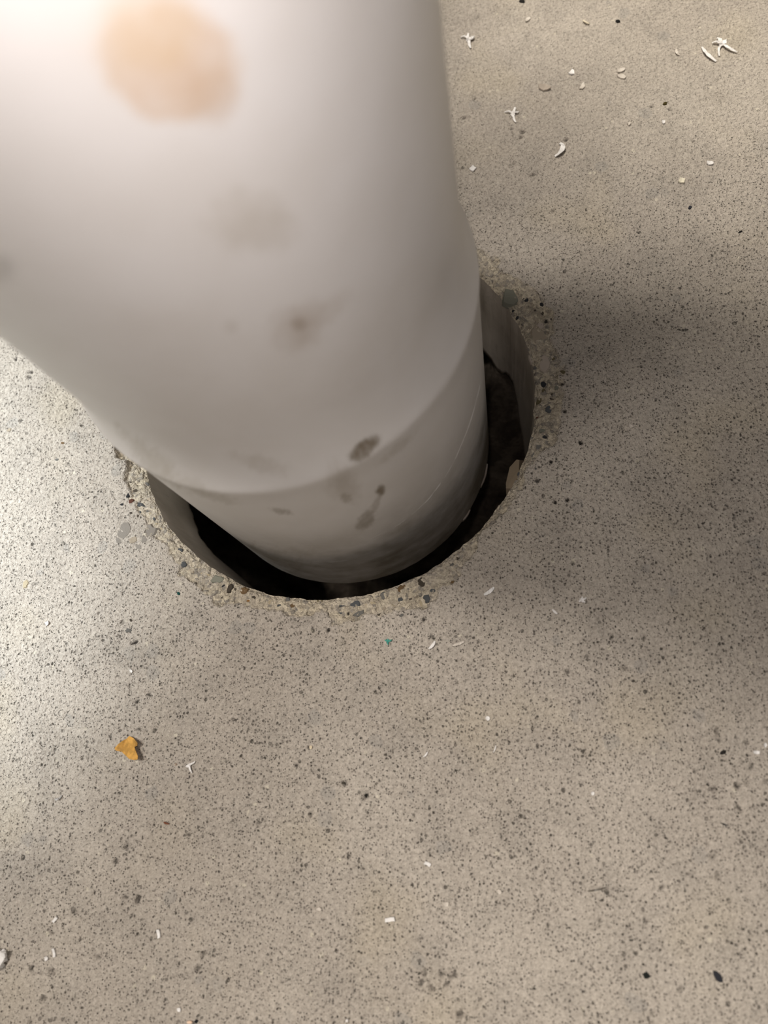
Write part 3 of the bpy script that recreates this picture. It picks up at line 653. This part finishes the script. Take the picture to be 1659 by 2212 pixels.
def star(x, y, size, rot, arms, col, label, seed=0):
    """a crumpled shaving: strips leaving one knot in several directions"""
    rng = random.Random(seed); bms = []
    for k in range(3):
        f = flake_bm(size * rng.uniform(0.50, 0.75), size * rng.uniform(0.26, 0.45), size * 0.08, size * 0.10, seed + k, n=7)
        bmesh.ops.rotate(f, verts=f.verts, cent=(0, 0, 0), matrix=Matrix.Rotation(rng.uniform(-0.5, 0.5), 3, 'X') @ Matrix.Rotation(rng.uniform(0, 6.28), 3, 'Z'))
        bmesh.ops.translate(f, verts=f.verts, vec=(size * rng.uniform(-.16, .16), size * rng.uniform(-.16, .16), size * (0.05 + 0.06 * k)))
        bms.append(f)
    for k, (ang, ln, bend) in enumerate(arms):
        ln *= 0.85; pts = arc_pts(ln, bend + rng.uniform(0.2, 0.9), size * 0.12, seed + k); c, s = math.cos(ang), math.sin(ang)
        r = ln * 0.42
        bms.append(ribbon('a', [(p[0] * c - p[1] * s + r * c, p[0] * s + p[1] * c + r * s, p[2] + 0.0002, p[3]) for p in pts], size * rng.uniform(0.16, 0.30), 0.00025, None))
    o = bm_obj('plastic_shaving', bms, M_SHAVE); seat(o, x, y, rot); o.color = col + (1,)
    tag(o, label, 'shaving'); return o

def flake(x, y, la, lb, rot, col, label, square=0.0, thick=0.0005, bend=0.0003, seed=0, name='plastic_chip', cat='chip', mat=None, group=None):
    o = bm_obj(name, [flake_bm(la, lb, thick, bend, seed, square=square)], mat or M_SHAVE)
    seat(o, x, y, rot); o.color = col + (1,); tag(o, label, cat, group); return o

GRITS = []
for s_ in range(5):
    q_ = stone_mesh('grit', 40 + s_, 9); q_.materials.append(M_GRIT); GRITS.append(q_)
def grit(x, y, la, lb, rot, col, label, name='grit_crumb', seed=0, lift=0.0, cat='grit'):
    o = link(name, GRITS[seed % 5]); th_ = max(0.0007, 0.5 * min(la, lb))
    o.location = (x, y, floor_z(x, y) + 0.25 * th_ + lift); o.scale = (la, lb, th_); o.rotation_euler = (0, 0, rot)
    o.color = col + (1,); tag(o, label, cat); return o

star(0.05817, 0.16585, 0.00522, 0.0, [(2.544, 0.00532, 1.0), (-1.474, 0.00633, 0.6), (0.509, 0.00322, 0.8)], WHITE, "crumpled white shaving closest to the pipe's right edge, high up", seed=1)
star(0.15814, 0.14447, 0.00525, 0.0, [(-0.796, 0.00978, 0.3), (-1.829, 0.00803, 0.9), (2.722, 0.00432, 0.6), (1.831, 0.00462, 0.7)], WHITE, 'largest tangle of white plastic shavings, far upper right of the floor', seed=2)
curl(0.15261, 0.1399, 0.0097, -1.034, 0.9, 0.0008, WHITE, 'white curled strip just left of the largest tangle of shavings', width=0.13, seed=3)
star(0.07467, 0.123, 0.00377, 0.0, [(2.767, 0.00468, 0.5), (-1.42, 0.00624, 0.5), (1.232, 0.00408, 0.4), (0.175, 0.00334, 0.5)], WHITE, 'star-shaped white shaving right of the pipe, above the crescent curl', seed=4)
curl(0.09213, 0.10172, 0.00807, 1.36, 2.2, 0.0012, WHITE, 'crescent-shaped white plastic curl right of the pipe', width=0.24, seed=5)
flake(0.11867, 0.13802, 0.00363, 0.00193, 0.173, PALE, 'upper of two pale chips lying together, upper right', seed=6)
flake(0.11892, 0.13481, 0.00419, 0.00255, -0.505, PALE, 'lower of two pale chips lying together, upper right', seed=7)
flake(0.09954, 0.14069, 0.0031, 0.00228, 0.807, WHITE, 'small white oval chip above the long pale flake, upper right', seed=8)
flake(0.10319, 0.1327, 0.00427, 0.00183, 1.139, PALE, 'small long pale flake just below the white oval chip', seed=9)
flake(0.08828, 0.13454, 0.00534, 0.00351, -0.491, (0.40, 0.34, 0.28), 'flat tan flake with dark edge, left of the white oval chip', seed=10, thick=0.0006, bend=0.0006)
flake(0.08353, 0.1728, 0.00294, 0.00176, 0.721, PALE, 'small pale oblong flake near the top edge beside the pipe', seed=11)
curl(0.10716, 0.16632, 0.00384, -0.72, 1.6, 0.0005, IVORY, 'thin ivory curved sliver near the top edge of the floor', width=0.22, seed=12)
curl(0.14129, 0.14345, 0.00372, -1.292, 1.8, 0.0005, PALE, 'faint pale curl left of the largest tangle of shavings', width=0.25, seed=13)
flake(0.13237, 0.10944, 0.00156, 0.00159, -0.159, WHITE, 'tiny white crumb below the olive crumb, upper right', seed=14)
flake(0.11931, 0.11061, 0.00141, 0.0016, -0.158, PALE, 'tiny pale crumb left of a tiny white crumb, upper right', seed=15)
flake(0.05749, 0.09767, 0.00229, 0.00231, -0.722, WHITE, 'small square white chip close beside the pipe edge', square=1.0, seed=16)
flake(0.14684, 0.08712, 0.00266, 0.00185, -0.683, WHITE, 'white oblong flake alone at mid right of the upper floor', seed=17)
flake(0.13579, 0.08048, 0.0022, 0.00211, -0.36, (0.72, 0.66, 0.52), 'pale yellowish chip left of and below a white oblong flake', square=1.0, seed=18)
grit(0.1202, 0.16454, 0.00188, 0.00202, 0.283, (0.01, 0.01, 0.01), 'small black crumb near the top edge of the floor', seed=1)
grit(0.08181, 0.18409, 0.00352, 0.00225, -0.624, (0.02, 0.018, 0.015), 'dark crumb cut by the top edge right of the pipe', seed=2)
grit(0.13408, 0.11865, 0.00227, 0.00162, 0.019, (0.10, 0.075, 0.015), 'olive brown crumb on the upper right floor', seed=3)
grit(0.13735, 0.06815, 0.00186, 0.00163, 0.302, (0.05, 0.05, 0.065), 'bluish dark crumb right of the pipe, above the shadow', seed=4)
grit(0.15351, 0.05556, 0.00157, 0.00094, 0.595, (0.015, 0.012, 0.01), 'elongated black crumb by the right edge above the shadow', seed=0)
star(0.08635, -0.07933, 0.00234, 0.0, [(1.492, 0.00168, 0.2), (0.583, 0.00213, 0.2), (-0.584, 0.00145, 0.3), (-2.816, 0.0015, 0.3)], WHITE, 'star-shaped white shaving at lower right below the pipe shadow', seed=20)
curl(0.07741, -0.08272, 0.00205, -0.758, 0.5, 0.0003, WHITE, 'tiny white sliver left of and below the star-shaped shaving', width=0.35, seed=21)
flake(0.10745, -0.01908, 0.00186, 0.00138, -0.465, PALE, 'pale flake lying in the dark shadow right of the hole', seed=22)
curl(0.05661, -0.07531, 0.00419, 0.673, 0.7, 0.0004, WHITE, "faint white streak-like shaving right of the hole's lower rim", width=0.28, seed=23)
curl(0.03722, -0.09269, 0.00335, 0.935, 0.9, 0.0005, WHITE, 'white bent sliver right of the teal crumb', width=0.3, seed=24)
curl(0.04578, -0.09241, 0.00395, 0.326, 0.4, 0.0003, PALE, 'faint pale sliver, second to the right of the teal crumb', width=0.22, seed=25)
star(0.02252, -0.09116, 0.00219, 0.0, [(0.324, 0.00171, 0.3), (-1.573, 0.00154, 0.3), (2.779, 0.00142, 0.3)], (0.05, 0.30, 0.24), 'teal green plastic crumb below the hole', seed=30)
grit(-0.05323, -0.07245, 0.0014, 0.00135, -0.032, (0.01, 0.10, 0.085), "tiny dark teal crumb left of the hole's lower rim", seed=1)
star(-0.04421, -0.13033, 0.00259, 0.0, [(0.464, 0.00292, 0.1), (-1.151, 0.00362, 0.1)], WHITE, 'Y-shaped white flake right of the orange leaf piece', seed=31)
grit(-0.04909, -0.1302, 0.00098, 0.00088, 0.003, (0.65, 0.50, 0.38), 'tiny peach grain between leaf piece and Y-shaped flake', seed=2)
flake(0.03451, -0.15858, 0.00204, 0.00107, -0.47, WHITE, 'small tilted rectangular white chip in the lower middle', square=1.0, seed=32)
flake(0.02279, -0.17404, 0.0031, 0.00111, 0.154, WHITE, 'larger rectangular white chip near the bottom middle', square=1.0, seed=33, thick=0.0007)
flake(0.05444, -0.11608, 0.00146, 0.00142, -0.006, WHITE, 'small round white chip below and right of the hole', seed=34)
curl(0.05621, -0.12532, 0.00225, 1.258, 0.6, 0.0003, WHITE, 'hair-thin white sliver below the small round white chip', width=0.14, seed=35)
curl(0.03448, -0.127, 0.00215, 0.923, 0.9, 0.0004, WHITE, 'thin white curved sliver in the lower middle', width=0.22, seed=36)
flake(-0.08573, -0.17745, 0.00192, 0.00095, 0.868, WHITE, 'short white chip at lower left, topmost of four', square=1.0, seed=37)
flake(-0.05011, -0.18021, 0.00262, 0.00091, -1.27, WHITE, 'upright slim white sliver at bottom left, right of the other chips', square=1.0, seed=38, thick=0.0006)
flake(-0.08468, -0.18686, 0.00266, 0.00078, -1.26, WHITE, 'slim white sliver at lower left beside a short square chip', square=1.0, seed=39)
flake(-0.08715, -0.1885, 0.00123, 0.00107, -1.118, WHITE, 'short square white chip at lower left beside a slim sliver', square=1.0, seed=40)
star(-0.1029, -0.18884, 0.00936, 0.0, [(1.08, 0.0034, 0.5), (-1.004, 0.00368, 0.4), (1.947, 0.003, 0.4), (-0.101, 0.00328, 0.4)], WHITE, 'big white chunk of shavings cut by the left edge', seed=41)
flake(0.13589, -0.1241, 0.00101, 0.00149, -0.182, WHITE, 'bright white pointed chip at the right edge', seed=42)
flake(0.13313, -0.1262, 0.00215, 0.00121, -0.143, WHITE, 'flat white flake just below the pointed chip, right edge', seed=43)
flake(-0.04161, -0.20034, 0.00168, 0.0013, -0.543, WHITE, 'white chip near the bottom edge at left', seed=44)
flake(-0.03795, -0.20342, 0.00234, 0.00108, 0.048, (0.70, 0.50, 0.36), 'peach coloured flake cut by the bottom edge', seed=45)
grit(-0.03592, -0.20321, 0.00144, 0.00109, -0.239, (0.02, 0.02, 0.022), 'black crumb beside a peach flake at the bottom edge', seed=3)
flake(0.05563, -0.16564, 0.00137, 0.00148, 0.495, PALE, 'pale chip at lower right of middle', seed=46)
flake(0.08486, -0.13809, 0.00116, 0.00138, -0.521, WHITE, 'small white chip on the lower right floor', seed=47)
flake(-0.10256, -0.08197, 0.00151, 0.00182, -0.181, WHITE, 'small white flake in the bright area at left', seed=48)
flake(-0.0681, -0.09951, 0.0016, 0.00108, -0.627, WHITE, 'tiny white flake between hole and orange leaf piece', seed=49)
flake(0.01015, -0.20075, 0.00097, 0.00081, 0.048, WHITE, 'tiny white crumb at the bottom edge, middle', seed=50)
flake(-0.00301, -0.12477, 0.00124, 0.00129, 0.0, (0.68, 0.58, 0.42), 'small cream grain right of the Y-shaped flake', seed=51)
flake(0.00105, -0.17182, 0.0016, 0.00114, 0.03, PALE, 'small pale pebble-like chip left of the larger rectangular chip', seed=54)
flake(0.04, -0.16942, 0.00166, 0.00161, 0.029, PALE, 'rounded pale crumb right of the larger rectangular chip', seed=55)
curl(-0.05066, -0.14834, 0.00193, -0.256, 0.3, 0.0003, (0.17, 0.06, 0.03), 'tiny rust brown splinter below the orange leaf piece', width=0.3, cat='splinter', seed=52)
curl(-0.08967, -0.14111, 0.00304, 0.591, 2.0, 0.0006, (0.42, 0.40, 0.38), 'small translucent grey curl in the bright area at left', width=0.2, seed=53)
grit(0.1147, -0.18523, 0.00215, 0.00337, 0.273, (0.05, 0.052, 0.065), 'largest dark grey crumb, near the bottom right corner', seed=1, name='grit_crumb')
grit(0.09568, -0.18578, 0.00226, 0.00172, 0.041, (0.02, 0.024, 0.022), 'black lumpy crumb left of the largest dark crumb, bottom right', seed=2)
grit(0.12389, -0.12621, 0.00245, 0.00115, 0.304, (0.035, 0.03, 0.026), 'dark oval crumb near the right edge below the shadow', seed=3)
star(0.12141, -0.14611, 0.00102, 0.0, [(-0.344, 0.00146, 0.3), (-1.037, 0.00141, 0.3), (2.981, 0.00112, 0.3)], (0.015, 0.015, 0.015), 'spiky black crumb at the lower right', seed=60)
grit(0.00765, -0.13574, 0.00151, 0.00097, -0.154, (0.10, 0.085, 0.065), 'brownish wedge-shaped crumb at lower middle', seed=4)
grit(0.01489, -0.13927, 0.00119, 0.00164, -0.071, (0.02, 0.018, 0.015), 'black upright crumb below the brownish wedge crumb', seed=0)
curl(0.08401, -0.16427, 0.00562, 0.233, 0.25, 0.0002, (0.10, 0.085, 0.065), 'hair-thin dark fibre on the lower right floor', width=0.07, cat='fibre', seed=70)

# the orange leaf piece: upper lobe and lower lobe meet along a crease, right edge lifted
LEAF = [(-0.06605, -0.12115), (-0.06442, -0.12181), (-0.06275, -0.12295), (-0.06224, -0.12354), (-0.06269, -0.12388), (-0.06234, -0.12424), (-0.06311, -0.12473), (-0.06253, -0.12597), (-0.06298, -0.1266), (-0.06149, -0.12754), (-0.0613, -0.12866), (-0.06277, -0.1289), (-0.06458, -0.12851), (-0.06671, -0.12724), (-0.06842, -0.12625), (-0.07042, -0.12586), (-0.07091, -0.12513), (-0.06957, -0.12364), (-0.06816, -0.12264), (-0.06703, -0.12201)]
LEAF_CREASE = [(-0.07048, -0.12542), (-0.06811, -0.12467), (-0.06566, -0.12473), (-0.06311, -0.12473)]
lx, ly = (-0.06567, -0.12463)
bm = bmesh.new()
def leaf_z(x, y):
    d = (x - lx) * 0.93 - (y - ly) * 0.35
    return 0.0009 + max(0.0, d + 0.002) * 0.28 + 0.00025 * math.sin((x + y) * 2300)
top = [bm.verts.new((x - lx, y - ly, leaf_z(x, y))) for x, y in LEAF]
cr = [bm.verts.new((x - lx, y - ly, leaf_z(x, y) - 0.0007)) for x, y in LEAF_CREASE[1:3]]
up = [top[15], top[16], top[17], top[18], top[19], top[0], top[1], top[2], top[3], top[4], top[5], top[6], cr[1], cr[0]]
dn_ = [top[6], top[7], top[8], top[9], top[10], top[11], top[12], top[13], top[14], top[15], cr[0], cr[1]]
bm.faces.new(up[::-1]); bm.faces.new(dn_[::-1])
bmesh.ops.triangulate(bm, faces=bm.faces[:])
bmesh.ops.recalc_face_normals(bm, faces=bm.faces)
if sum(f_.normal.z for f_ in bm.faces) < 0: bmesh.ops.reverse_faces(bm, faces=bm.faces[:])
ret = bmesh.ops.extrude_face_region(bm, geom=bm.faces[:])
for v_ in [e_ for e_ in ret['geom'] if isinstance(e_, bmesh.types.BMVert)]: v_.co.z += 0.00022
bmesh.ops.recalc_face_normals(bm, faces=bm.faces)
lm = bpy.data.meshes.new('leaf_fragment'); bm.to_mesh(lm); bm.free(); lm.materials.append(M_LEAF)
leaf = link('leaf_fragment', lm); leaf.location = (lx, ly, floor_z(lx, ly) + 0.0001); leaf.color = (0.62, 0.33, 0.075, 1)
tag(leaf, 'torn orange piece of dry leaf on the lower left floor', 'leaf')
